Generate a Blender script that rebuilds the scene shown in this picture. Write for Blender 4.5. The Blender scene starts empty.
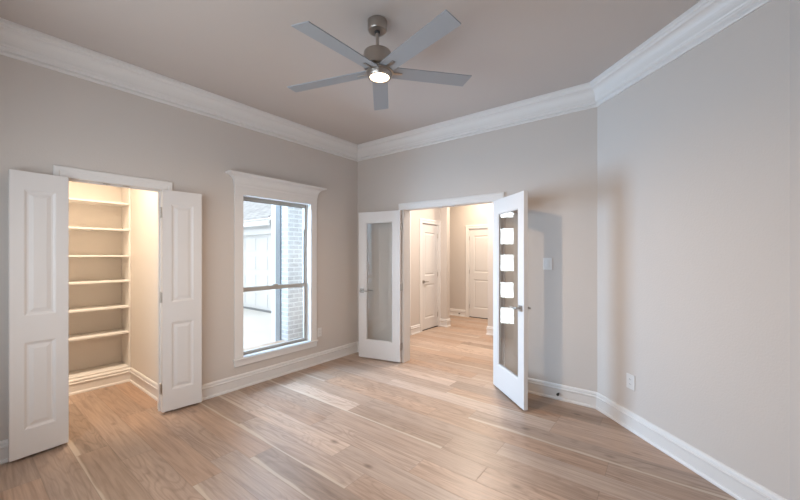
import bpy, bmesh, math
from mathutils import Vector, Matrix

C = bpy.context.scene.collection
S = bpy.context.scene
R = math.radians

# ------------------------------------------------------------------ camera
cam = bpy.data.cameras.new('camera'); cam_o = bpy.data.objects.new('camera', cam); C.objects.link(cam_o)
cam.sensor_fit = 'HORIZONTAL'; cam.sensor_width = 36; cam.lens = 347.27 / 800 * 36
cam.shift_y = 4.78 / 800
cam.clip_start = .02
cam_o.location = (0, 0, 1.4415); cam_o.rotation_euler = (R(90), 0, R(37.597))
S.camera = cam_o

# ------------------------------------------------------------------ light
w = bpy.data.worlds.new('sky'); S.world = w; w.use_nodes = True
bg = w.node_tree.nodes['Background']; bg.inputs[0].default_value = (.92, .965, 1, 1); bg.inputs[1].default_value = 2.1

def area(name, loc, aim, sx, sy, power, col, shape='RECTANGLE', spread=180):
    l = bpy.data.lights.new(name, 'AREA'); l.shape = shape; l.size = sx; l.size_y = sy
    l.energy = power; l.color = col; l.spread = R(spread)
    o = bpy.data.objects.new(name, l); C.objects.link(o); o.location = loc
    o.rotation_euler = (Vector(aim) - Vector(loc)).to_track_quat('-Z', 'Y').to_euler()
    return o
DAY = (.44, .70, 1.0); WARM = (1, .66, .36)
area('daylight_side', (-4.88, 1.98, 1.75), (-1.0, 3.0, 1.1), .95, 2.3, 205, DAY)
area('daylight_sky', (-5.15, 2.75, 3.0), (-2.3, 2.35, 0), 1.2, .8, 75, DAY)
area('daylight_rear', (-1.75, -.62, 1.5), (-1.2, 3, 1.2), 2.3, 1.6, 34, (.72, .86, 1))
area('daylight_entry', (-4.25, 4.3, 1.3), (-2, 4.3, 1.2), 1.0, 2.3, 72, (.88, .95, 1))
area('closet_lamp', (-4.02, .80, 2.98), (-4.75, .8, 0), .35, .35, 24, (1, .80, .60), 'DISK', 100)
area('entry_lamp', (-2.4, 5.0, 3.0), (-2.4, 5.0, 0), .3, .3, 64, (1, .90, .80), 'DISK')
area('passage_lamp', (-3.1, 6.7, 3.0), (-3.1, 6.7, 0), .25, .25, 36, (1, .82, .62), 'DISK')
S.view_settings.view_transform = 'Standard'; S.view_settings.look = 'None'
S.view_settings.exposure = 0.23; S.view_settings.gamma = 1
S.view_settings.use_curve_mapping = False
S.cycles.max_bounces = 10; S.cycles.diffuse_bounces = 7; S.cycles.transparent_max_bounces = 16
S.cycles.caustics_reflective = False; S.cycles.sample_clamp_indirect = 6

# ------------------------------------------------------------------ materials
def srgb(r, g, b):
    f = lambda c: (c / 255 / 12.92) if c / 255 <= .04045 else ((c / 255 + .055) / 1.055) ** 2.4
    return (f(r), f(g), f(b), 1)

def mat(name, col, rough=.5, metal=0, spec=.5, bump=0, bscale=200, vary=0):
    m = bpy.data.materials.new(name); m.use_nodes = True
    nt = m.node_tree; p = nt.nodes['Principled BSDF']
    p.inputs['Base Color'].default_value = col; p.inputs['Roughness'].default_value = rough
    p.inputs['Metallic'].default_value = metal; p.inputs['Specular IOR Level'].default_value = spec
    tc = nt.nodes.new('ShaderNodeTexCoord')
    if bump:
        n = nt.nodes.new('ShaderNodeTexNoise'); n.inputs['Scale'].default_value = bscale; n.inputs['Detail'].default_value = 3
        nt.links.new(tc.outputs['Object'], n.inputs['Vector'])
        b = nt.nodes.new('ShaderNodeBump'); b.inputs['Strength'].default_value = bump; b.inputs['Distance'].default_value = .004
        nt.links.new(n.outputs['Fac'], b.inputs['Height']); nt.links.new(b.outputs[0], p.inputs['Normal'])
    if vary:
        n = nt.nodes.new('ShaderNodeTexNoise'); n.inputs['Scale'].default_value = 1.5; n.inputs['Detail'].default_value = 2
        nt.links.new(tc.outputs['Object'], n.inputs['Vector'])
        mx = nt.nodes.new('ShaderNodeMixRGB'); mx.inputs[1].default_value = col
        mx.inputs[2].default_value = (col[0] * (1 - vary), col[1] * (1 - vary), col[2] * (1 - vary), 1)
        nt.links.new(n.outputs['Fac'], mx.inputs[0]); nt.links.new(mx.outputs[0], p.inputs['Base Color'])
    return m

M_WALL = mat('greige_wall_paint', (.60, .550, .512, 1), .75, spec=.25, bump=.25, bscale=90, vary=.03)
M_CLOS = mat('closet_wall_paint', (.74, .70, .65, 1), .75, spec=.25, bump=.25, bscale=90)
M_CEIL = mat('ceiling_paint', (.56, .51, .48, 1), .85, spec=.1, bump=.2, bscale=90)
M_TRIM = mat('white_trim_paint', (.72, .70, .685, 1), .38, spec=.45)
M_DOOR = mat('white_door_paint', (.675, .655, .645, 1), .42, spec=.4)
M_SHELF = mat('shelf_paint', (.76, .74, .71, 1), .45, spec=.4)
M_NICKEL = mat('brushed_nickel', (.42, .39, .36, 1), .32, metal=1, bump=.04, bscale=400)
M_HINGE = mat('satin_nickel', (.55, .52, .49, 1), .38, metal=1)
M_BLADE = mat('silver_blade', (.34, .365, .40, 1), .5, spec=.4, vary=.05)
M_PLATE = mat('white_plastic', (.70, .69, .68, 1), .35)
M_BLACK = mat('black_rubber', (.02, .02, .02, 1), .6)
M_ALU = mat('tan_window_frame', (.40, .38, .35, 1), .5, bump=.03)
M_FRONT = mat('brown_front_door', (.25, .17, .11, 1), .45, bump=.1, bscale=60, vary=.2)
M_CONC = mat('driveway_concrete', (.62, .61, .59, 1), .9, bump=.3, bscale=60, vary=.08)
M_GAR = mat('white_garage_paint', (.66, .67, .68, 1), .6)
M_GTRIM = mat('white_exterior_trim', (.72, .73, .74, 1), .6)
M_SPOUT = mat('grey_downspout_metal', (.19, .20, .21, 1), .5)

def emis(name, col, s):
    m = bpy.data.materials.new(name); m.use_nodes = True; nt = m.node_tree; nt.nodes.clear()
    e = nt.nodes.new('ShaderNodeEmission'); e.inputs[0].default_value = (*col, 1); e.inputs[1].default_value = s
    o = nt.nodes.new('ShaderNodeOutputMaterial'); nt.links.new(e.outputs[0], o.inputs[0]); return m
M_LAMP = emis('lit_lamp_glass', (1, .80, .60), 5)

def glass(name, tint=(1, 1, 1), boost=1.0):
    m = bpy.data.materials.new(name); m.use_nodes = True; nt = m.node_tree; nt.nodes.clear()
    t = nt.nodes.new('ShaderNodeBsdfTransparent'); t.inputs[0].default_value = (*tint, 1)
    g = nt.nodes.new('ShaderNodeBsdfGlossy'); g.inputs['Roughness'].default_value = 0.0
    ge = nt.nodes.new('ShaderNodeNewGeometry'); dt = nt.nodes.new('ShaderNodeVectorMath'); dt.operation = 'DOT_PRODUCT'
    nt.links.new(ge.outputs['Incoming'], dt.inputs[0]); nt.links.new(ge.outputs['Normal'], dt.inputs[1])
    def mth(op, a, b=None):
        n = nt.nodes.new('ShaderNodeMath'); n.operation = op; n.use_clamp = True
        for i, v in enumerate((a, b)):
            if v is None: continue
            if isinstance(v, (int, float)): n.inputs[i].default_value = v
            else: nt.links.new(v, n.inputs[i])
        return n.outputs[0]
    k = mth('POWER', mth('SUBTRACT', 1.0, mth('ABSOLUTE', dt.outputs['Value'])), 5.0)   # Schlick reflectance of one face
    k = mth('ADD', mth('MULTIPLY', k, .96 * boost), .04 * boost)
    mx = nt.nodes.new('ShaderNodeMixShader'); o = nt.nodes.new('ShaderNodeOutputMaterial')
    nt.links.new(k, mx.inputs[0])
    nt.links.new(t.outputs[0], mx.inputs[1]); nt.links.new(g.outputs[0], mx.inputs[2]); nt.links.new(mx.outputs[0], o.inputs[0])
    return m
M_GLASS = glass('clear_glass', (.97, .98, .98))

def wood_floor():
    m = bpy.data.materials.new('oak_plank_floor'); m.use_nodes = True; nt = m.node_tree; L = nt.links.new
    p = nt.nodes['Principled BSDF']
    N = lambda t: nt.nodes.new(t)
    def math_(op, a, b=None, clamp=False):
        n = N('ShaderNodeMath'); n.operation = op; n.use_clamp = clamp
        for i, v in enumerate((a, b)):
            if v is None: continue
            if isinstance(v, (int, float)): n.inputs[i].default_value = v
            else: L(v, n.inputs[i])
        return n.outputs[0]
    def comb(x, y, z=0):
        n = N('ShaderNodeCombineXYZ')
        for i, v in enumerate((x, y, z)):
            if isinstance(v, (int, float)): n.inputs[i].default_value = v
            else: L(v, n.inputs[i])
        return n.outputs[0]
    def noise(vec, scale, detail=3, rough=.5, dist=0):
        n = N('ShaderNodeTexNoise'); n.inputs['Scale'].default_value = scale; n.inputs['Detail'].default_value = detail
        n.inputs['Roughness'].default_value = rough; n.inputs['Distortion'].default_value = dist
        L(vec, n.inputs['Vector']); return n.outputs['Fac']
    def white(vec):
        n = N('ShaderNodeTexWhiteNoise'); n.noise_dimensions = '3D'; L(vec, n.inputs['Vector']); return n.outputs['Value'], n.outputs['Color']
    def ramp(fac, stops):
        n = N('ShaderNodeValToRGB'); r = n.color_ramp
        while len(r.elements) < len(stops): r.elements.new(.5)
        for e, (pos, c) in zip(r.elements, stops): e.position = pos; e.color = c
        L(fac, n.inputs[0]); return n.outputs[0]
    def mix(f, a, b, mode='MIX'):
        n = N('ShaderNodeMixRGB'); n.blend_type = mode
        for i, v in enumerate((f, a, b)):
            if isinstance(v, (int, float)): n.inputs[i].default_value = v
            elif isinstance(v, tuple): n.inputs[i].default_value = v
            else: L(v, n.inputs[i])
        return n.outputs[0]
    tc = N('ShaderNodeTexCoord'); sp = N('ShaderNodeSeparateXYZ'); L(tc.outputs['Object'], sp.inputs[0])
    x, y = sp.outputs[0], sp.outputs[1]
    W = .187
    yr = math_('DIVIDE', math_('ADD', y, 10 * W - .549 + 0.0), W)
    row = math_('FLOOR', yr); fy = math_('FRACT', yr)
    rv, _ = white(comb(row, 3.7)); rl, _ = white(comb(row, 9.1))
    ln = math_('ADD', 1.0, math_('MULTIPLY', rl, .9))
    xc = math_('DIVIDE', math_('ADD', math_('ADD', x, 30.35), math_('MULTIPLY', rv, 3.1)), ln)
    colm = math_('FLOOR', xc); fx = math_('FRACT', xc)
    idv, idc = white(comb(row, colm, 1.3))
    id2, _ = white(comb(row, colm, 7.9)); id3, _ = white(comb(colm, row, 4.2))
    base = ramp(idv, [(0, (.300, .222, .172, 1)), (.22, (.410, .272, .190, 1)), (.42, (.350, .258, .200, 1)), (.62, (.430, .300, .222, 1)), (.8, (.395, .300, .240, 1)), (1, (.50, .375, .295, 1))])
    # grain, stretched along the plank
    off = math_('MULTIPLY', idv, 40)
    gx = math_('ADD', math_('MULTIPLY', x, .9), off); gy = math_('ADD', math_('MULTIPLY', y, 16), off)
    g1 = noise(comb(gx, gy, off), 2.2, 6, .6, .8)
    g2 = noise(comb(math_('MULTIPLY', x, 2.5), math_('MULTIPLY', y, 90), off), 1.0, 4, .6, .3)
    # cathedral figure
    cx_ = comb(math_('ADD', math_('MULTIPLY', x, .9), off), math_('ADD', math_('MULTIPLY', y, 5), off), off)
    cf = noise(cx_, 1.1, 2, .5, .3)
    rings = math_('FRACT', math_('MULTIPLY', cf, 14))
    rings = math_('ABSOLUTE', math_('SUBTRACT', rings, .5))
    base = mix(.85, base, ramp(g1, [(.30, (.70, .66, .64, 1)), (.5, (1, 1, 1, 1)), (.70, (1.18, 1.18, 1.18, 1))]), 'MULTIPLY')
    base = mix(.55, base, ramp(g2, [(.35, (.84, .82, .81, 1)), (.6, (1.07, 1.07, 1.07, 1))]), 'MULTIPLY')
    base = mix(math_('MULTIPLY', id2, .7), base, ramp(rings, [(0, (.72, .69, .67, 1)), (.25, (1.04, 1.03, 1.02, 1))]), 'MULTIPLY')
    # pale sapwood streak along one edge of some planks
    wob = noise(comb(math_('ADD', math_('MULTIPLY', x, 1.3), off), 2.0, off), 1.0, 2)
    edge = math_('SUBTRACT', fy, math_('MULTIPLY', math_('SUBTRACT', wob, .34), .55))
    sap = ramp(edge, [(0, (1, 1, 1, 1)), (.05, (0, 0, 0, 1))])
    sel = math_('GREATER_THAN', id3, .66)
    base = mix(math_('MULTIPLY', math_('MULTIPLY', sap, sel), .75), base, (.55, .45, .355, 1))
    # knots
    vo = N('ShaderNodeTexVoronoi'); vo.inputs['Scale'].default_value = 1.0
    L(comb(math_('MULTIPLY', x, 2.1), math_('MULTIPLY', y, 4.3)), vo.inputs['Vector'])
    kn = ramp(vo.outputs['Distance'], [(0, (1, 1, 1, 1)), (.05, (.6, .6, .6, 1)), (.11, (0, 0, 0, 1))])
    base = mix(math_('MULTIPLY', kn, .75), base, (.10, .06, .04, 1))
    # seams
    dy = math_('MULTIPLY', math_('MINIMUM', fy, math_('SUBTRACT', 1, fy)), W)
    dx = math_('MULTIPLY', math_('MINIMUM', fx, math_('SUBTRACT', 1, fx)), ln)
    d = math_('MINIMUM', dy, dx)
    seam = ramp(math_('DIVIDE', d, .004), [(0, (1, 1, 1, 1)), (.75, (0, 0, 0, 1))])
    base = mix(math_('MULTIPLY', seam, .5), base, (.12, .08, .055, 1))
    L(base, p.inputs['Base Color'])
    rg = math_('ADD', .30, math_('MULTIPLY', g1, .16)); L(rg, p.inputs['Roughness'])
    p.inputs['Specular IOR Level'].default_value = .5
    b = N('ShaderNodeBump'); b.inputs['Strength'].default_value = .35; b.inputs['Distance'].default_value = .002
    hgt = math_('SUBTRACT', math_('MULTIPLY', g2, .3), seam); L(hgt, b.inputs['Height']); L(b.outputs[0], p.inputs['Normal'])
    return m
M_FLOOR = wood_floor()

def brick_mat():
    m = bpy.data.materials.new('whitewashed_brick'); m.use_nodes = True; nt = m.node_tree; p = nt.nodes['Principled BSDF']
    tc = nt.nodes.new('ShaderNodeTexCoord'); mp = nt.nodes.new('ShaderNodeSeparateXYZ'); cb = nt.nodes.new('ShaderNodeCombineXYZ')
    ad = nt.nodes.new('ShaderNodeMath'); nt.links.new(tc.outputs['Object'], mp.inputs[0])
    nt.links.new(mp.outputs[0], ad.inputs[0]); nt.links.new(mp.outputs[1], ad.inputs[1])
    nt.links.new(ad.outputs[0], cb.inputs[0]); nt.links.new(mp.outputs[2], cb.inputs[1])
    b = nt.nodes.new('ShaderNodeTexBrick'); b.inputs['Scale'].default_value = 1; b.inputs['Brick Width'].default_value = .2
    b.inputs['Row Height'].default_value = .075; b.inputs['Mortar Size'].default_value = .008
    b.inputs['Color1'].default_value = (.26, .26, .255, 1); b.inputs['Color2'].default_value = (.36, .355, .35, 1); b.inputs['Mortar'].default_value = (.6, .6, .59, 1)
    nt.links.new(cb.outputs[0], b.inputs['Vector'])
    n = nt.nodes.new('ShaderNodeTexNoise'); n.inputs['Scale'].default_value = 14; nt.links.new(tc.outputs['Object'], n.inputs['Vector'])
    mx = nt.nodes.new('ShaderNodeMixRGB'); nt.links.new(n.outputs['Fac'], mx.inputs[0]); nt.links.new(b.outputs['Color'], mx.inputs[1]); mx.inputs[2].default_value = (.45, .44, .43, 1)
    nt.links.new(mx.outputs[0], p.inputs['Base Color']); p.inputs['Roughness'].default_value = .9
    return m
M_BRICK = brick_mat()

def shingle_mat():
    m = bpy.data.materials.new('grey_roof_shingles'); m.use_nodes = True; nt = m.node_tree; p = nt.nodes['Principled BSDF']
    tc = nt.nodes.new('ShaderNodeTexCoord')
    b = nt.nodes.new('ShaderNodeTexBrick'); b.inputs['Scale'].default_value = 1; b.inputs['Brick Width'].default_value = .33
    b.inputs['Row Height'].default_value = .15; b.inputs['Mortar Size'].default_value = .012
    b.inputs['Color1'].default_value = (.36, .37, .39, 1); b.inputs['Color2'].default_value = (.46, .47, .49, 1); b.inputs['Mortar'].default_value = (.2, .21, .22, 1)
    nt.links.new(tc.outputs['Object'], b.inputs['Vector']); nt.links.new(b.outputs['Color'], p.inputs['Base Color']); p.inputs['Roughness'].default_value = .95
    return m
M_ROOF = shingle_mat()

# ------------------------------------------------------------------ mesh helpers
def obj(name, bm, m, parent=None, smooth=False):
    bmesh.ops.remove_doubles(bm, verts=bm.verts, dist=1e-6)
    bmesh.ops.recalc_face_normals(bm, faces=bm.faces)
    me = bpy.data.meshes.new(name); bm.to_mesh(me); bm.free(); me.materials.append(m)
    if smooth:
        for f in me.polygons: f.use_smooth = True
        me.set_sharp_from_angle(angle=R(35))
    o = bpy.data.objects.new(name, me); C.objects.link(o); o.parent = parent
    return o
def NB(): return bmesh.new()
def box(bm, x0, x1, y0, y1, z0, z1, M=None, bev=0):
    vs = [bm.verts.new((x, y, z)) for x in (x0, x1) for y in (y0, y1) for z in (z0, z1)]
    fs = [bm.faces.new([vs[i] for i in q]) for q in ((0, 1, 3, 2), (4, 6, 7, 5), (0, 4, 5, 1), (2, 3, 7, 6), (0, 2, 6, 4), (1, 5, 7, 3))]
    out = vs
    if bev:
        r = bmesh.ops.bevel(bm, geom=list({e for f in fs for e in f.edges}), offset=bev, segments=2, profile=.5, affect='EDGES')
        out = [v for v in set(r['verts']) | {v for v in vs if v.is_valid}]
    if M is not None:
        for v in out: v.co = M @ v.co
    return bm
def lathe(bm, prof, c=(0, 0), seg=48, M=None):
    rings = []
    for r, z in prof:
        rings.append([bm.verts.new((c[0] + r * math.cos(2 * math.pi * i / seg), c[1] + r * math.sin(2 * math.pi * i / seg), z)) for i in range(seg)])
    for a, b in zip(rings, rings[1:]):
        for i in range(seg): bm.faces.new((a[i], a[(i + 1) % seg], b[(i + 1) % seg], b[i]))
    bm.faces.new(rings[0]); bm.faces.new(list(reversed(rings[-1])))
    if M is not None:
        for rr in rings:
            for v in rr: v.co = M @ v.co
    return bm
def rod(bm, a, b, r, seg=16):
    a, b = Vector(a), Vector(b); d = b - a
    M = Matrix.Translation(a) @ d.to_track_quat('Z', 'Y').to_matrix().to_4x4()
    return lathe(bm, [(r, 0), (r, d.length)], seg=seg, M=M)
def empty(name, loc=(0, 0, 0), rz=0, parent=None):
    o = bpy.data.objects.new(name, None); C.objects.link(o); o.location = loc; o.rotation_euler = (0, 0, rz); o.parent = parent
    o.empty_display_size = .1
    return o
def tag(o, label, cat, group=None, kind=None):
    o['label'] = label; o['category'] = cat
    if group: o['group'] = group
    if kind: o['kind'] = kind
    return o
ST = 'structure'

def mitre(pts, i, closed=False):
    """offset direction at point i: interior lies to the right of travel"""
    n = len(pts)
    def nrm(a, b):
        d = Vector((b[0] - a[0], b[1] - a[1])).normalized(); return Vector((d.y, -d.x))
    prev = nrm(pts[i - 1], pts[i]) if (i > 0 or closed) else None
    nxt = nrm(pts[i], pts[(i + 1) % n]) if (i < n - 1 or closed) else None
    if prev is None: return nxt
    if nxt is None: return prev
    s = (prev + nxt).normalized(); return s / s.dot(prev)
def sweep_seg(bm, p0, p1, m0, m1, prof, cap=True):
    a = [bm.verts.new((p0[0] + m0.x * o, p0[1] + m0.y * o, z)) for o, z in prof]
    b = [bm.verts.new((p1[0] + m1.x * o, p1[1] + m1.y * o, z)) for o, z in prof]
    n = len(prof)
    for i in range(n): bm.faces.new((a[i], a[(i + 1) % n], b[(i + 1) % n], b[i]))
    if cap: bm.faces.new(a); bm.faces.new(list(reversed(b)))
    return bm
def sweep(bm, pts, prof, closed=False):
    n = len(pts)
    for i in range(n if closed else n - 1):
        j = (i + 1) % n
        sweep_seg(bm, pts[i], pts[j], mitre(pts, i, closed), mitre(pts, j, closed), prof)
    return bm

# ------------------------------------------------------------------ dimensions
XL, YB, XC, XR = -3.66, 3.715, -.5215, .508
YC = YB - (XR - XC)          # where the angled wall ends
YR = -.30                    # rear wall
H = 3.035
T = .12
LY0, LY1 = .56, 1.19         # closet opening
WY0, WY1, WZ0, WZ1 = 1.947, 2.847, .328, 2.09
OX0, OX1, OZ = -2.79, -1.50, 2.045

# ------------------------------------------------------------------ structure
bm = NB(); box(bm, -5.16, 2.2, -.9, 7.46, -.06, 0)
tag(obj('floor', bm, M_FLOOR), 'wide oak plank floor with knots and pale sapwood streaks', 'floor', kind=ST)
bm = NB(); box(bm, -5.4, 2.2, -.9, 7.5, H, H + .1)
tag(obj('ceiling', bm, M_CEIL), 'plain greige ceiling above the room', 'ceiling', kind=ST)

def wall(name, m, label, boxes):
    bm = NB()
    for b in boxes: box(bm, *b)
    return tag(obj(name, bm, m), label, 'wall', kind=ST)
WX = (XL - T, XL)
wall('wall_left', M_WALL, 'greige wall with the closet opening and the window', [
    (*WX, YR - T, LY0 - .012, 0, H), (*WX, LY0 - .012, LY1 + .012, OZ, H), (*WX, LY1 + .012, WY0 - .012, 0, H),
    (*WX, WY0 - .012, WY1 + .012, 0, WZ0 - .03), (*WX, WY0 - .012, WY1 + .012, WZ1 + .012, H), (*WX, WY1 + .012, YB + .06, 0, H)])
wall('wall_back', M_WALL, 'greige wall with the glass double door opening', [
    (XL, OX0 - .012, YB, YB + T, 0, H), (OX0 - .012, OX1 + .012, YB, YB + T, OZ + .012, H), (OX1 + .012, XC + .05, YB, YB + T, 0, H)])
bm = NB()
s2 = T
a, b_, c, d = (XC, YB), (XR, YC), (XR + .085 + .04, YC + .085), (XC + .085, YB + .085)
for z in (0, H): pass
vs = [bm.verts.new((*q, z)) for z in (0, H) for q in (a, b_, c, d)]
for q in ((0, 1, 2, 3), (7, 6, 5, 4), (0, 4, 5, 1), (1, 5, 6, 2), (2, 6, 7, 3), (3, 7, 4, 0)): bm.faces.new([vs[i] for i in q])
tag(obj('wall_angled', bm, M_WALL), 'pale angled wall right of the open glass door, with one outlet', 'wall', kind=ST)
wall('wall_right', M_WALL, 'narrow strip of wall at the right edge of the view', [(XR, XR + T, YR - T, YC, 0, H)])
RX0, RX1, RZ0, RZ1 = -3.0, -.55, .6, 2.35
wall('wall_rear', M_WALL, 'wall behind the viewer with a wide window', [
    (XL, RX0, YR - T, YR, 0, H), (RX1, XR, YR - T, YR, 0, H), (RX0, RX1, YR - T, YR, 0, RZ0), (RX0, RX1, YR - T, YR, RZ1, H)])
# closet shell
wall('wall_closet', M_CLOS, 'closet walls behind and beside the white shelves', [
    (-5.28, -5.16, .18, 1.39, 0, 3.0), (-5.16, XL - T, 1.275, 1.39, 0, 3.0), (-5.16, XL - T, .18, .30, 0, 3.0), (-5.28, XL - T, .18, 1.39, 3.0, 3.03)])
# foyer and passage
FD0, FD1, FDZ = 3.86, 4.96, 2.44
HD0, HD1 = 5.432, 6.01
wall('wall_entry_left', M_WALL, 'hall wall with the front door and the first white hall door', [
    (*WX, YB + .06, FD0, 0, H), (*WX, FD0, FD1, FDZ, H), (*WX, FD1, HD0 - .012, 0, H), (*WX, HD0 - .012, HD1 + .012, 2.045, H), (*WX, HD1 + .012, 6.08, 0, H)])
wall('wall_passage_left', M_WALL, 'short wall corner between the two white hall doors', [(XL - T, -3.50, 6.08, 6.20, 0, H)])
wall('wall_passage_right', M_WALL, 'wall corner seen behind the hinge side of the right glass door', [(-2.575, 2.1, 5.95, 6.07, 0, H)])
BD0, BD1 = -3.637, -2.92
wall('wall_passage_back', M_WALL, 'warm lit far wall with the farther white hall door', [
    (-5.0, BD0 - .012, 7.34, 7.46, 0, H), (BD0 - .012, BD1 + .012, 7.34, 7.46, 2.045, H), (BD1 + .012, 0, 7.34, 7.46, 0, H)])
wall('wall_passage_side', M_WALL, 'side walls of the hall passage out of view', [(-5.12, -5.0, 6.2, 7.46, 0, H), (-5.12, XL - T, 6.08, 6.20, 0, H), (-.12, 0, 6.07, 7.34, 0, H), (2.0, 2.12, YB, 5.95, 0, H), (XC + .05, 2.12, YB, YB + T, 0, H)])

# baseboards
BP = [(0, 0), (.026, 0), (.026, .010), (.022, .020), (.015, .024), (.015, .098), (.021, .104), (.021, .113), (.013, .118), (.011, .128), (.017, .133), (.013, .145), (.006, .152), (0, .152)]
loop = [(XL, .46), (XL, .474)]
def base(name, pts, seg, label, cl=False):
    bm = NB()
    for i in seg:
        sweep_seg(bm, pts[i], pts[i + 1], mitre(pts, i), mitre(pts, i + 1), BP)
    return tag(obj(name, bm, M_TRIM), label, 'baseboard', kind=ST)
pl = [(XL, YR), (XL, .482)]
pl2 = [(XL, 1.268), (XL, YB), (-2.895, YB)]
pr = [(-1.398, YB), (XC, YB), (XR, YC), (XR, YR)]
base('baseboard_left', pl2, [0], 'white moulded baseboard under the window along the left wall')
base('baseboard_left_near', pl, [0], 'short white baseboard left of the closet door, at the left picture edge')
base('baseboard_back_left', pl2, [1], 'short white baseboard behind the left glass door')
base('baseboard_back', pr, [0], 'white baseboard between the right glass door and the angled wall')
base('baseboard_angled', pr, [1], 'long white baseboard running along the angled wall')
base('baseboard_right', pr, [2], 'white baseboard at the bottom right picture corner')
pc = [(-4.87, 1.275), (XL - T, 1.275)]
base('baseboard_closet', [(-4.87, .30), (-4.87, 1.275), (XL - T, 1.275)], [1], 'white baseboard on the right wall inside the closet')
ph = [(XL, FD1 + .10), (XL, HD0 - .09)]
base('baseboard_entry', ph, [0], 'short white baseboard left of the first hall door')
base('baseboard_passage_left', [(XL, 6.08), (-3.50, 6.08), (-3.50, 6.20)], [0, 1], 'white baseboard wrapping the wall corner between the hall doors')
base('baseboard_passage_right', [(-2.575, 6.07), (-2.575, 5.95), (2.0, 5.95)], [0, 1], 'white baseboard wrapping the wall corner behind the right glass door')
base('baseboard_passage_back', [(-5.0, 7.34), (BD0 - .09, 7.34)], [0], 'white baseboard left of the farther hall door')

# crown moulding
CP = [(0, H - .206), (.014, H - .206), (.019, H - .198), (.019, H - .186), (.012, H - .181), (.012, H - .172), (.026, H - .164), (.030, H - .158), (.030, H - .148)]
for k in range(9):
    t = k / 8 * math.pi / 2
    CP.append((.034 + .052 * (1 - math.cos(t)), H - .140 + .088 * math.sin(t)))
CP += [(.092, H - .046), (.096, H - .036), (.106, H - .030), (.110, H - .018), (.110, H), (0, H)]
room = [(XL, YR), (XL, YB), (XC, YB), (XR, YC), (XR, YR)]
for i, lab in enumerate(['white crown moulding above the closet and the window', 'white crown moulding above the glass double doors', 'white crown moulding above the angled wall', 'white crown moulding above the right wall strip', 'white crown moulding on the wall behind the viewer']):
    bm = NB(); sweep_seg(bm, room[i], room[(i + 1) % 5], mitre(room, i, True), mitre(room, (i + 1) % 5, True), CP)
    tag(obj('trim_%d' % (i + 1), bm, M_TRIM), lab, 'crown moulding', kind=ST)

# casings: profile swept round three sides of an opening in a wall plane
CW = .082
def casing(bm, u0, u1, zt, M, wdt=CW, legs=(1, 1)):
    """in local frame: u along wall, local y = out of wall, opening from u0..u1 up to zt"""
    prof = [(0, 0), (0, .010), (.006, .013), (.045, .013), (.052, .017), (.074, .017), (wdt, .012), (wdt, 0)]
    def ring(u, z, su, sz): return [bm.verts.new(M @ Vector((u + su * o, t, z + sz * o))) for o, t in prof]
    A = ring(u0, 0, -1, 0); B = ring(u0, zt, -1, 1); Cc = ring(u1, zt, 1, 1); D = ring(u1, 0, 1, 0)
    n = len(prof)
    for P, Q in ((A, B), (B, Cc), (Cc, D)):
        for i in range(n): bm.faces.new((P[i], P[(i + 1) % n], Q[(i + 1) % n], Q[i]))
    bm.faces.new(A); bm.faces.new(D)
def frameM(origin, udir, out):
    u = Vector((*udir, 0)).normalized(); o = Vector((*out, 0)).normalized()
    M = Matrix.Identity(4); M.col[0][:3] = u; M.col[1][:3] = o; M.col[2][:3] = (0, 0, 1); M.col[3][:3] = (*origin, 0); return M
ML = frameM((XL, 0), (0, 1), (1, 0)); MB_ = frameM((0, YB), (1, 0), (0, -1)); MBb = frameM((0, YB + T), (1, 0), (0, 1))
MH = frameM((0, 7.34), (1, 0), (0, -1))

def jamb(bm, M, u0, u1, zt, depth, th=.012):
    for (a0, a1, z0, z1) in ((u0 - th, u0, 0, zt), (u1, u1 + th, 0, zt), (u0 - th, u1 + th, zt, zt + th)):
        v = box(bm, a0, a1, -depth - .001, .001, z0, z1, M)
def stops(bm, M, u0, u1, zt, d0, d1, th=.011):
    for (a0, a1, z0, z1) in ((u0, u0 + th, 0, zt), (u1 - th, u1, 0, zt), (u0 + th, u1 - th, zt - th, zt)):
        box(bm, a0, a1, -d1, -d0, z0, z1, M)
def catches(M, parent, us, zt, d=.02):
    for u in us:
        bm = NB(); box(bm, u - .022, u + .022, -d - .022, -d, zt - .006, zt - .0005, M, bev=.001); rod(bm, M @ Vector((u, -d - .011, zt - .011)), M @ Vector((u, -d - .011, zt - .003)), .006)
        obj('ball_catch', bm, M_HINGE, parent)

t = tag(empty('door_frame', (XL, (LY0 + LY1) / 2, 0)), 'white casing around the closet opening', 'door frame', kind=ST)
inv = Matrix.Translation(Vector((-XL, -(LY0 + LY1) / 2, 0)))
bm = NB(); casing(bm, LY0, LY1, 2.035, inv @ ML); obj('casing', bm, M_TRIM, t)
bm = NB(); jamb(bm, inv @ ML, LY0, LY1, 2.033, T); stops(bm, inv @ ML, LY0, LY1, 2.033, .05, .075); obj('jamb', bm, M_TRIM, t)
catches(inv @ ML, t, (.80, .93), 2.033)

cx0 = (OX0 + OX1) / 2
t = tag(empty('door_frame', (cx0, YB, 0)), 'white casing around the glass double door opening', 'door frame', kind=ST)
inv = Matrix.Translation(Vector((-cx0, -YB, 0)))
bm = NB(); casing(bm, OX0, OX1, 2.042, inv @ MB_, .088); obj('casing', bm, M_TRIM, t)
bm = NB(); casing(bm, OX0, OX1, 2.042, inv @ MBb, .088); obj('casing', bm, M_TRIM, t)
bm = NB(); jamb(bm, inv @ MB_, OX0, OX1, 2.040, T); obj('jamb', bm, M_TRIM, t)
catches(inv @ MB_, t, (-2.235, -2.06), 2.040)

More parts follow.
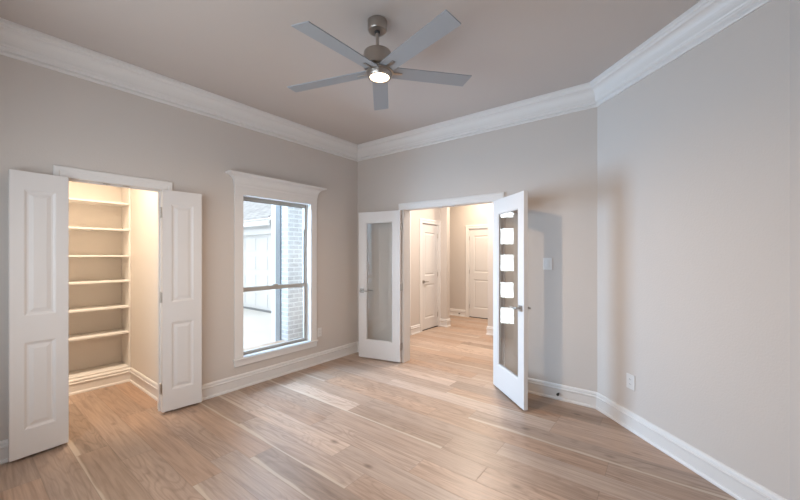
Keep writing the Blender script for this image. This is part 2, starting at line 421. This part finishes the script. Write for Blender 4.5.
# ------------------------------------------------------------------ doors
def rings_panel(bm, x0, x1, z0, z1, y, s):
    """raised panel between x0..x1, z0..z1 on the face at y; s = outward sign"""
    steps = [(0, 0), (.006, .002), (.016, .008), (.026, .009), (.05, .0025)]
    prev = None
    for ins, dep in steps:
        r = [bm.verts.new((a, y - s * dep, b)) for a, b in ((x0 + ins, z0 + ins), (x1 - ins, z0 + ins), (x1 - ins, z1 - ins), (x0 + ins, z1 - ins))]
        if prev:
            for i in range(4): bm.faces.new((prev[i], prev[(i + 1) % 4], r[(i + 1) % 4], r[i]))
        prev = r
    bm.faces.new(prev)
def slab(bm, w, h, ty, holes):
    """door slab 0..w, thickness 0..ty, with rectangular holes (x0,x1,z0,z1) stacked in one column; faces left open at the holes"""
    x0, x1 = holes[0][0], holes[0][1]
    zs = [0]
    for hh in holes: zs += [hh[2], hh[3]]
    zs.append(h); xs = [0, x0, x1, w]
    for y in (0, ty):
        for i in range(3):
            for j in range(len(zs) - 1):
                if i == 1 and j % 2 == 1: continue
                bm.faces.new([bm.verts.new(p) for p in ((xs[i], y, zs[j]), (xs[i + 1], y, zs[j]), (xs[i + 1], y, zs[j + 1]), (xs[i], y, zs[j + 1]))])
    for (xa, xb) in ((0, 0), (w, w)):
        for j in range(len(zs) - 1):
            bm.faces.new([bm.verts.new(p) for p in ((xa, 0, zs[j]), (xa, ty, zs[j]), (xa, ty, zs[j + 1]), (xa, 0, zs[j + 1]))])
    for z in (0, h):
        for i in range(3):
            bm.faces.new([bm.verts.new(p) for p in ((xs[i], 0, z), (xs[i + 1], 0, z), (xs[i + 1], ty, z), (xs[i], ty, z))])
def hinge_mesh(x, y, z):
    bm = NB(); rod(bm, (x, y, z - .045), (x, y, z + .045), .007, 12)
    lathe(bm, [(.003, 0), (.0085, .002), (.0085, .006), (.003, .010)], seg=12, M=Matrix.Translation((x, y, z + .044)))
    return bm
def lever(parent, x, y, z, s, dirx, full=True):
    """square rosette with a bar lever on a face at y (outward sign s), pointing along dirx"""
    bm = NB(); y0, y1 = sorted((y, y + s * .009)); box(bm, x - .030, x + .030, y0, y1, z - .030, z + .030, bev=.002)
    h = obj('door_handle', bm, M_NICKEL, parent)
    bm = NB(); rod(bm, (x, y + s * .008, z), (x, y + s * .055, z), .010)
    a0, a1 = sorted((x - dirx * .012, x + dirx * .115)); b0, b1 = sorted((y + s * .045, y + s * .058)); box(bm, a0, a1, b0, b1, z - .009, z + .009, bev=.003)
    obj('lever', bm, M_NICKEL, h, True)

def panel_door(name, loc, rz, w, ts, label, cat='door', h=2.0, hinges='none', hy=0, handle=None, th=.035, kind=ST, stile=None):
    root = tag(empty(name, loc, rz), label, cat, kind=kind)
    ty = ts * th; st = stile or (.095 if w < .45 else .115)
    if w < .45: st = .068
    holes = [(st, w - st, .185 * h / 2, .80 * h / 2), (st, w - st, .985 * h / 2, 1.875 * h / 2)]
    bm = NB(); slab(bm, w, h, ty, holes)
    for hh in holes:
        for y in (0, ty):
            s = -1 if (y == min(0, ty)) else 1
            rings_panel(bm, hh[0], hh[1], hh[2], hh[3], y, s)
    obj('door_leaf', bm, M_DOOR, root)
    return root
# closet leaves, folded back against the wall (x runs from the hinge; visible face at y=0)
def bearing(a, b): return math.atan2(b[1] - a[1], b[0] - a[0])
A, B = (-3.600, 1.172), (-3.562, 1.488)
d2 = panel_door('door_2', (*A, .022), bearing(A, B), math.dist(A, B), 1, 'narrow white two panel closet door, right leaf, folded open beside the window wall', h=2.006)
A, B = (-3.600, .553), (-3.567, .252)
d1 = panel_door('door_1', (*A, .022), bearing(A, B), math.dist(A, B), -1, 'narrow white two panel closet door, left leaf, folded open at the left edge', h=2.006)
for z in (.20, 1.03, 1.80):
    bm = hinge_mesh(-.006, .043, z); box(bm, -.0025, 0, .004, .034, z - .045, z + .045); obj('hinge', bm, M_HINGE, d2)
    bm = hinge_mesh(-.006, -.043, z); box(bm, -.0025, 0, -.034, -.004, z - .045, z + .045); obj('hinge', bm, M_HINGE, d1)

def glass_door(name, loc, rz, w, ts, label, h=2.015, th=.038):
    root = tag(empty(name, loc, rz), label, 'glass door', kind=ST)
    ty = ts * th; st = .112; z0, z1 = .245, h - .145
    bm = NB(); slab(bm, w, h, ty, [(st, w - st, z0, z1)])
    ya, yb = sorted((0, ty))
    for s, y in ((-1, ya), (1, yb)):       # glazing bead and reveal
        prev = None
        for ins, dep in ((0, 0), (.003, .004), (.012, .008), (.012, .016)):
            r = [bm.verts.new((p, y - s * dep, q)) for p, q in ((st + ins, z0 + ins), (w - st - ins, z0 + ins), (w - st - ins, z1 - ins), (st + ins, z1 - ins))]
            if prev:
                for i in range(4): bm.faces.new((prev[i], prev[(i + 1) % 4], r[(i + 1) % 4], r[i]))
            prev = r
    obj('door_leaf', bm, M_DOOR, root)
    bm = NB(); box(bm, st + .004, w - st - .004, ty / 2 - .003, ty / 2 + .003, z0 + .004, z1 - .004); obj('glass_pane', bm, M_GLASS, root)
    for s, y in ((-1, ya), (1, yb)): lever(root, w - .058, y, .925, s, -1)
    sg = 1 if ts > 0 else -1
    for z in (.20, .99, 1.80):
        bm = hinge_mesh(-.006, ty + sg * .004, z); a, b = sorted((.004 * sg, ty)); box(bm, -.003, 0, a, b, z - .045, z + .045); obj('hinge', bm, M_HINGE, root)
    return root
A, B = (-2.803, 3.640), (-3.432, 3.508)
glass_door('door_3', (*A, .016), bearing(A, B), math.dist(A, B), -1, 'white full glass door, left leaf, opened back toward the window wall corner')
A, B = (-1.525, 3.668), (-1.041, 3.212)
glass_door('door_4', (*A, .016), bearing(A, B), math.dist(A, B), 1, 'white full glass door, right leaf, standing open and reflecting bright square lites')

# hall doors with casing
def hall_door(name, M, u0, u1, label, hinge_right, setback, handle=True, out=1):
    root = tag(empty(name), label, 'door', kind=ST)
    w = u1 - u0 - .006; h = 2.015
    bm = NB(); st = .11
    holes = [(st, w - st, .20, .86), (st, w - st, 1.02, 1.86)]
    slab(bm, w, h, .035, holes)
    for hh in holes:
        rings_panel(bm, *hh, 0, -1); rings_panel(bm, *hh, .035, 1)
    # local: x along u, y into the wall
    MM = M @ Matrix.Translation((u0 + .003, -setback, .018)) @ Matrix.Diagonal((1, -1, 1, 1))
    bmesh.ops.transform(bm, matrix=MM, verts=bm.verts)
    obj('door_leaf', bm, M_DOOR, root)
    bm = NB(); casing(bm, u0, u1, 2.040, M); obj('casing', bm, M_TRIM, root)
    bm = NB(); jamb(bm, M, u0, u1, 2.038, T); obj('jamb', bm, M_TRIM, root)
    hu = u1 - .002 if hinge_right else u0 + .002
    for z in (.25, 1.05, 1.82):
        bm = NB(); a = M @ Vector((hu, -setback + .006, z - .045)); b = M @ Vector((hu, -setback + .006, z + .045)); rod(bm, a, b, .009, 12); obj('hinge', bm, M_HINGE, root)
    if handle:
        x = u0 + .065 if hinge_right else u1 - .065; sx = 1 if hinge_right else -1
        bm = NB(); box(bm, x - .028, x + .028, -setback, -setback + .009, .90, .956, M, bev=.002); hd = obj('door_handle', bm, M_NICKEL, root)
        bm = NB(); a, b = sorted((x - sx * .01, x + sx * .105)); box(bm, a, b, -setback + .040, -setback + .054, .919, .937, M, bev=.002); box(bm, x - .009, x + .009, -setback + .008, -setback + .045, .919, .937, M); obj('lever', bm, M_NICKEL, hd)
    bm = NB(); box(bm, u0, u1, -.09, -setback + .004, 0, .012, M); obj('gap_shade', bm, M_BLACK, root)  # black strip paints the dark shade of the gap under the leaf
    return root
hall_door('door_5', ML, HD0, HD1, 'nearer white two panel hall door with a lever handle', True, .012)
hall_door('door_6', MH, BD0, BD1, 'farther white two panel hall door on the warm lit wall', False, .012)

# front door with five square lites (seen mirrored in the open glass door)
root = tag(empty('door_7', (XL - .06, FD0, 0)), 'brown front door with a column of five square glass lites', 'front door', kind=ST)
w_ = FD1 - FD0; cy = 4.232 - FD0; lz = [(.25, .53), (.70, .965), (1.165, 1.44), (1.625, 1.895), (2.085, 2.30)]
bm = NB()
zs = [0] + [q for p in lz for q in p] + [FDZ]
ya, yb = cy - .167, cy + .167
box(bm, -.045, 0, 0, ya, 0, FDZ); box(bm, -.045, 0, yb, w_, 0, FDZ)
for i in range(0, len(zs), 2): box(bm, -.045, 0, ya, yb, zs[i], zs[i + 1])
obj('door_leaf', bm, M_FRONT, root)
for a_, b_ in lz:
    bm = NB(); box(bm, -.026, -.020, ya, yb, a_, b_); obj('glass_lite', bm, M_GLASS, root)
bm = NB(); M7 = Matrix.Translation((.06, -FD0, 0)) @ Matrix.Translation((-XL, 0, 0)) @ ML
casing(bm, FD0 + .002, FD1 - .002, FDZ, M7, .09); obj('casing', bm, M_TRIM, root)

# ------------------------------------------------------------------ window
wr = tag(empty('window_1', (XL, (WY0 + WY1) / 2, WZ0)), 'white cased double hung window in the left wall', 'window', kind=ST)
iv = Matrix.Translation((-XL, -(WY0 + WY1) / 2, -WZ0))
def wobj(name, bm, m, parent=wr):
    bmesh.ops.transform(bm, matrix=iv, verts=bm.verts); return obj(name, bm, m, parent)
CO = .095
for y0, y1 in ((WY0 - CO, WY0), (WY1, WY1 + CO)):
    bm = NB(); box(bm, XL, XL + .02, y0, y1, WZ0, WZ1, bev=.002); wobj('side_casing', bm, M_TRIM)
bm = NB(); box(bm, XL, XL + .024, WY0 - CO, WY1 + CO, WZ1, WZ1 + .16)
pts = [(XL, WY0 - CO), (XL + .024, WY0 - CO), (XL + .024, WY1 + CO), (XL, WY1 + CO)]
pts = list(reversed(pts))
# interior to the right of travel must be outward: travel so outward normal is right
cove = [(-.02, WZ1 + .09), (.001, WZ1 + .09), (.004, WZ1 + .10)]
for k in range(9):
    tt = k / 8 * math.pi / 2; cove.append((.006 + .070 * (1 - math.cos(tt)), WZ1 + .105 + .095 * math.sin(tt)))
cove += [(.080, WZ1 + .203), (.090, WZ1 + .207), (.092, WZ1 + .222), (-.02, WZ1 + .222)]
def out_sweep(bm, pts, prof):
    # right-of-travel normals point outwards for this order
    def chk():
        m = mitre(pts, 0); return (Vector(pts[0]) + m * .1)
    n = len(pts)
    for i in range(n - 1): sweep_seg(bm, pts[i], pts[i + 1], mitre(pts, i), mitre(pts, i + 1), prof)
    return bm
pts = [(XL - .0, WY1 + CO), (XL + .024, WY1 + CO), (XL + .024, WY0 - CO), (XL - .0, WY0 - CO)]
pts = pts if mitre(pts, 1).x > 0 else list(reversed(pts))
out_sweep(bm, pts, cove)
box(bm, XL + .0, XL + .028, WY0 - CO + .01, WY1 + CO - .01, WZ1 + .15, WZ1 + .222)
wobj('header', bm, M_TRIM)
bm = NB(); box(bm, XL - .07, XL + .03, WY0 - .0, WY1 + .0, WZ0 - .022, WZ0, bev=0); box(bm, XL, XL + .036, WY0 - CO - .012, WY1 + CO + .012, WZ0 - .022, WZ0, bev=.004); wobj('window_sill', bm, M_TRIM)
bm = NB(); box(bm, XL, XL + .020, WY0 - CO, WY1 + CO, WZ0 - .085, WZ0 - .022, bev=.003); wobj('apron', bm, M_TRIM)
bm = NB()
for q in ((WY0 - .012, WY0), (WY1, WY1 + .012)): box(bm, XL - T, XL + .001, *q, WZ0 - .02, WZ1 + .012)
box(bm, XL - T, XL + .001, WY0, WY1, WZ1, WZ1 + .012); box(bm, XL - T, XL - .07, WY0, WY1, WZ0 - .03, WZ0 - .004)
wobj('jamb_liner', bm, M_TRIM)
def frame_ring(bm, x0, x1, y0, y1, z0, z1, t, tb=None, tt=None):
    tb = tb or t; tt = tt or t
    box(bm, x0, x1, y0, y0 + t, z0, z1); box(bm, x0, x1, y1 - t, y1, z0, z1)
    box(bm, x0, x1, y0 + t, y1 - t, z0, z0 + tb); box(bm, x0, x1, y0 + t, y1 - t, z1 - tt, z1)
ZM = 1.05
bm = NB(); frame_ring(bm, XL - .118, XL - .075, WY0, WY1, WZ0 - .002, WZ1, .020, .016, .030); wobj('window_frame', bm, M_ALU)
bm = NB(); frame_ring(bm, XL - .112, XL - .092, WY0 + .020, WY1 - .020, ZM - .02, WZ1 - .03, .016); us = wobj('upper_sash', bm, M_ALU)
bm = NB(); frame_ring(bm, XL - .092, XL - .070, WY0 + .020, WY1 - .020, WZ0 + .014, ZM + .028, .020, .022, .050); ls = wobj('lower_sash', bm, M_ALU)
bm = NB(); box(bm, XL - .104, XL - .100, WY0 + .034, WY1 - .034, ZM - .006, WZ1 - .045); wobj('glass_pane', bm, M_GLASS, us)
bm = NB(); box(bm, XL - .083, XL - .079, WY0 + .038, WY1 - .038, WZ0 + .034, ZM - .02); wobj('glass_pane', bm, M_GLASS, ls)
bm = NB(); box(bm, XL - .092, XL - .074, WY1 - .036, WY1 - .021, 1.77, 2.05, bev=.003); wobj('balance_cover', bm, M_PLATE)
bm = NB(); box(bm, XL - .090, XL - .072, 2.36, 2.43, ZM + .028, ZM + .042, bev=.003); wobj('sash_lock', bm, M_ALU)
# window behind the viewer
wr2 = tag(empty('window_2'), 'wide window in the wall behind the viewer', 'window', kind=ST)
bm = NB()
for q in ((RX0, RX0 + .04), (RX1 - .04, RX1), ((RX0 + RX1) / 2 - .03, (RX0 + RX1) / 2 + .03)): box(bm, *q, YR - .10, YR - .05, RZ0, RZ1)
box(bm, RX0, RX1, YR - .10, YR - .05, RZ0, RZ0 + .04); box(bm, RX0, RX1, YR - .10, YR - .05, RZ1 - .04, RZ1)
obj('window_frame', bm, M_ALU, wr2)
bm = NB(); box(bm, RX0 + .03, RX1 - .03, YR - .078, YR - .072, RZ0 + .03, RZ1 - .03); obj('glass_pane', bm, M_GLASS, wr2)

# ------------------------------------------------------------------ closet shelving
sh = tag(empty('closet_shelving', (-5.02, .79, 0)), 'white built-in closet shelves above a moulded plinth', 'shelves')
def P_(bm): bmesh.ops.translate(bm, vec=(5.02, -.79, 0), verts=bm.verts); return bm
for z in (2.020, 1.724, 1.428, 1.143, .849, .558):
    bm = NB(); box(bm, -5.158, -4.87, .302, 1.255, z - .010, z + .010, bev=.002); obj('shelf', P_(bm), M_SHELF, sh)
bm = NB(); box(bm, -5.158, -4.885, 1.255, 1.273, 0, 2.99); obj('side_panel', P_(bm), M_SHELF, sh)
bm = NB(); box(bm, -5.158, -4.87, .302, 1.255, .150, .170, bev=.002); obj('bottom_shelf', P_(bm), M_SHELF, sh)
bm = NB(); box(bm, -5.158, -4.872, .302, 1.255, 0, .150)
pp = [(-4.872, .302), (-4.872, 1.274), (-4.5, 1.274)]
sweep_seg(bm, pp[0], pp[1], mitre(pp, 0), mitre(pp, 1), BP); obj('plinth', P_(bm), M_SHELF, sh)

# ------------------------------------------------------------------ ceiling fan
FX, FY = -1.573, 1.812
fan = tag(empty('ceiling_fan', (FX, FY, H)), 'brushed nickel ceiling fan with five silver blades and a lit lamp', 'ceiling fan')
def Z(z): return z - H
bm = NB(); lathe(bm, [(.060, 0), (.066, -.004), (.066, Z(2.975)), (.060, Z(2.965)), (.030, Z(2.962)), (.02, Z(2.962))]); obj('canopy', bm, M_NICKEL, fan, True)
bm = NB(); lathe(bm, [(.019, Z(2.964)), (.017, Z(2.955)), (.012, Z(2.95))]); obj('hanger_ball', bm, M_BLACK, fan, True)
bm = NB(); rod(bm, (.016, -.021, Z(2.965)), (0, 0, Z(2.84)), .0115, 20); lathe(bm, [(.018, Z(2.862)), (.020, Z(2.857)), (.020, Z(2.838))], seg=24); obj('downrod', bm, M_NICKEL, fan, True)
bm = NB(); lathe(bm, [(.022, Z(2.842)), (.080, Z(2.840)), (.093, Z(2.833)), (.096, Z(2.822)), (.096, Z(2.735)), (.090, Z(2.728)), (.05, Z(2.726))]); obj('motor_housing', bm, M_NICKEL, fan, True)
for o_ in list(fan.children): o_.location = (-.011, -.009, 0) if o_.name.split('.')[0] not in ('canopy', 'hanger_ball') else (.005, -.030, 0)
ax, ay = .023, .076
bm = NB(); lathe(bm, [(.070, Z(2.727)), (.072, Z(2.700)), (.05, Z(2.698))]); obj('rotor', bm, M_NICKEL, fan, True)
bm = NB(); lathe(bm, [(.093, Z(2.704)), (.096, Z(2.701)), (.096, Z(2.692)), (.086, Z(2.690)), (.083, Z(2.668)), (.079, Z(2.662)), (.0675, Z(2.6625)), (.067, Z(2.674)), (.05, Z(2.675))]); lk = obj('light_kit', bm, M_NICKEL, fan, True)
bm = NB(); lathe(bm, [(.0665, Z(2.672)), (.0665, Z(2.6655)), (.05, Z(2.664)), (.004, Z(2.6635))]); obj('lamp_diffuser', bm, M_LAMP, fan, True)
pl_ = bpy.data.lights.new('fan_lamp', 'SPOT'); pl_.energy = 70; pl_.color = (1, .70, .44); pl_.spot_size = R(176); pl_.spot_blend = .7; pl_.shadow_soft_size = .012
po_ = bpy.data.objects.new('fan_lamp', pl_); C.objects.link(po_); po_.location = (FX - .011, FY - .009, 2.655)
pit = -.162
for k in range(5):
    ph_ = -1.508 + k * 2 * math.pi / 5
    c_, s_ = math.cos(ph_), math.sin(ph_)
    er = Vector((c_, s_, ax * c_ + ay * s_)).normalized()
    ep = Vector((-s_ * math.cos(pit), c_ * math.cos(pit), math.sin(pit))); ep = (ep - er * ep.dot(er)).normalized()
    en = er.cross(ep)
    M = Matrix.Identity(4); M.col[0][:3] = er; M.col[1][:3] = ep; M.col[2][:3] = en; M.col[3][:3] = (0, 0, 2.706 - H)
    bm = NB()
    out = [(.065, -.052), (.12, -.056), (.693, -.063), (.697, -.060), (.690, .062), (.687, .065), (.12, .056), (.065, .052)]
    up = [bm.verts.new((x, y, .003)) for x, y in out]; dn = [bm.verts.new((x, y, -.003)) for x, y in out]
    bm.faces.new(up); bm.faces.new(list(reversed(dn)))
    for i in range(8): bm.faces.new((up[i], up[(i + 1) % 8], dn[(i + 1) % 8], dn[i]))
    bl = obj('blade', bm, M_BLADE, fan); bl.matrix_local = M
    bm = NB(); box(bm, .075, .165, -.010, .010, -.0075, -.003, bev=.001)
    obj('blade_bracket', bm, M_NICKEL, bl)

# ------------------------------------------------------------------ wall plates and door stops
def plate(name, M, z, label, cat, rocker, w_=.074, h_=.12, group=None):
    o = tag(empty(name, M @ Vector((0, 0, z))), label, cat, group)
    q = M.to_3x3().to_4x4()
    bm = NB(); box(bm, -w_ / 2, w_ / 2, .0005, .006, -h_ / 2, h_ / 2, q, bev=.002); obj('cover_plate', bm, M_PLATE, o)
    if rocker:
        bm = NB(); box(bm, -.0165, .0165, .005, .0095, -.033, .033, q, bev=.0015); obj('rocker', bm, M_PLATE, o)
    else:
        for zz in (-.020, .020):
            bm = NB(); box(bm, -.0165, .0165, .005, .0078, zz - .0145, zz + .0145, q, bev=.0015); s = obj('socket', bm, M_PLATE, o)
            bm = NB(); box(bm, -.008, -.006, .0070, .0082, zz - .005, zz + .006, q); box(bm, .006, .008, .0070, .0082, zz - .005, zz + .006, q); obj('slot', bm, M_BLACK, s)
    return o
plate('light_switch', frameM((-.965, YB), (1, 0), (0, -1)), 1.35, 'white rocker light switch on the wall behind the right glass door', 'light switch', True, .085)
r2 = math.sqrt(.5)
plate('power_outlet', frameM((-.238, 3.4315), (r2, -r2), (-r2, -r2)), .395, 'white wall outlet low on the angled wall', 'outlet', False, .085)
plate('power_outlet', frameM((XL, 2.998), (0, 1), (1, 0)), .415, 'small wall outlet beside the lower right corner of the window casing', 'outlet', False, .07, .115)
for (x, y, lab) in ((-.855, YB - .015, 'small black door stop on the baseboard right of the glass door'), (-3.86, 7.34 - .015, 'small dark door stop on the far hall baseboard')):
    bm = NB(); rod(bm, (0, 0, 0), (0, -.035, 0), .006); rod(bm, (0, -.035, 0), (0, -.050, 0), .013)
    o = tag(obj('door_stop', bm, M_BLACK, None, True), lab, 'door stop'); o.location = (x, y, .066)

# ------------------------------------------------------------------ outside
bm = NB(); box(bm, -30, -5.30, -12, 30, -.20, -.12); box(bm, -5.30, XL - T, 1.40, 6.0, -.20, -.12)
tag(obj('driveway', bm, M_CONC), 'pale concrete driveway outside the window', 'driveway', kind=ST)
g = tag(empty('garage', (-8.17, 5.2, -.12)), 'white garage with a panelled door and grey shingle roof outside the window', 'garage')
def G(bm): bmesh.ops.translate(bm, vec=(8.17, -5.2, .12), verts=bm.verts); return bm
DX0, DX1, DZ1 = -13.3, -8.24, 2.0
bm = NB(); box(bm, -14.5, DX0, 5.2, 9, -.12, 2.35); box(bm, DX1, -8.17, 5.2, 9, -.12, 2.35); box(bm, DX0, DX1, 5.2, 9, DZ1, 2.35); obj('wall', G(bm), M_GAR, g)
bm = NB(); box(bm, DX0, DX1, 5.30, 5.34, -.12, DZ1)
for r_ in range(4):
    for c_ in range(8):
        x0 = DX0 + .06 + c_ * .586; z0 = -.08 + r_ * .52
        box(bm, x0 + .05, x0 + .50, 5.285, 5.30, z0 + .07, z0 + .43, bev=.006)
obj('garage_door', G(bm), M_GAR, g)
bm = NB(); box(bm, DX0, DX1, 5.25, 5.30, -.12, -.07); obj('door_seal', G(bm), M_SPOUT, g)
bm = NB(); box(bm, DX0 - .1, DX1 + .12, 5.16, 5.20, DZ1, DZ1 + .14); box(bm, DX1, DX1 + .05, 5.17, 5.20, -.12, DZ1); box(bm, DX0 - .1, DX0, 5.16, 5.2, -.12, DZ1); obj('door_trim', G(bm), M_GTRIM, g)
bm = NB(); box(bm, -14.8, -8.0, 4.92, 4.96, 2.20, 2.36); box(bm, -14.8, -8.0, 4.96, 5.2, 2.33, 2.36); obj('fascia', G(bm), M_GTRIM, g)
bm = NB(); pts_ = [(4.86, 2.36), (4.86, 2.40), (11, 5.6), (11, 5.5)]
va = [bm.verts.new((-14.9, *p)) for p in pts_]; vb = [bm.verts.new((-7.9, *p)) for p in pts_]
bm.faces.new(va); bm.faces.new(list(reversed(vb)))
for i in range(4): bm.faces.new((va[i], va[(i + 1) % 4], vb[(i + 1) % 4], vb[i]))
obj('roof', G(bm), M_ROOF, g)
pw = tag(empty('porch_wall', (-5.1, 3.45, -.12)), 'whitewashed brick porch wall with a grey downspout outside the window', 'wall')
def PW(bm): bmesh.ops.translate(bm, vec=(5.1, -3.45, .12), verts=bm.verts); return bm
bm = NB(); box(bm, -5.20, -5.02, 3.45, 6.0, -.12, 2.75); obj('brick_wall', PW(bm), M_BRICK, pw)
bm = NB(); box(bm, -5.37, -5.235, 3.44, 3.52, -.10, 2.75, bev=.008); obj('downspout', PW(bm), M_SPOUT, pw)
bm = NB(); box(bm, -5.50, -5.375, 3.45, 3.60, -.12, 2.75); obj('corner_board', PW(bm), M_GTRIM, pw)

bm = NB(); box(bm, -5.45, XL - T - .01, 3.42, 6.0, 2.75, 2.85)  # unseen slab, added to keep sky light off the inner brick face
tag(obj('porch_shade_slab', bm, M_GTRIM), 'white slab out of view, added above the brick wall to shade it', 'shade slab', kind=ST)
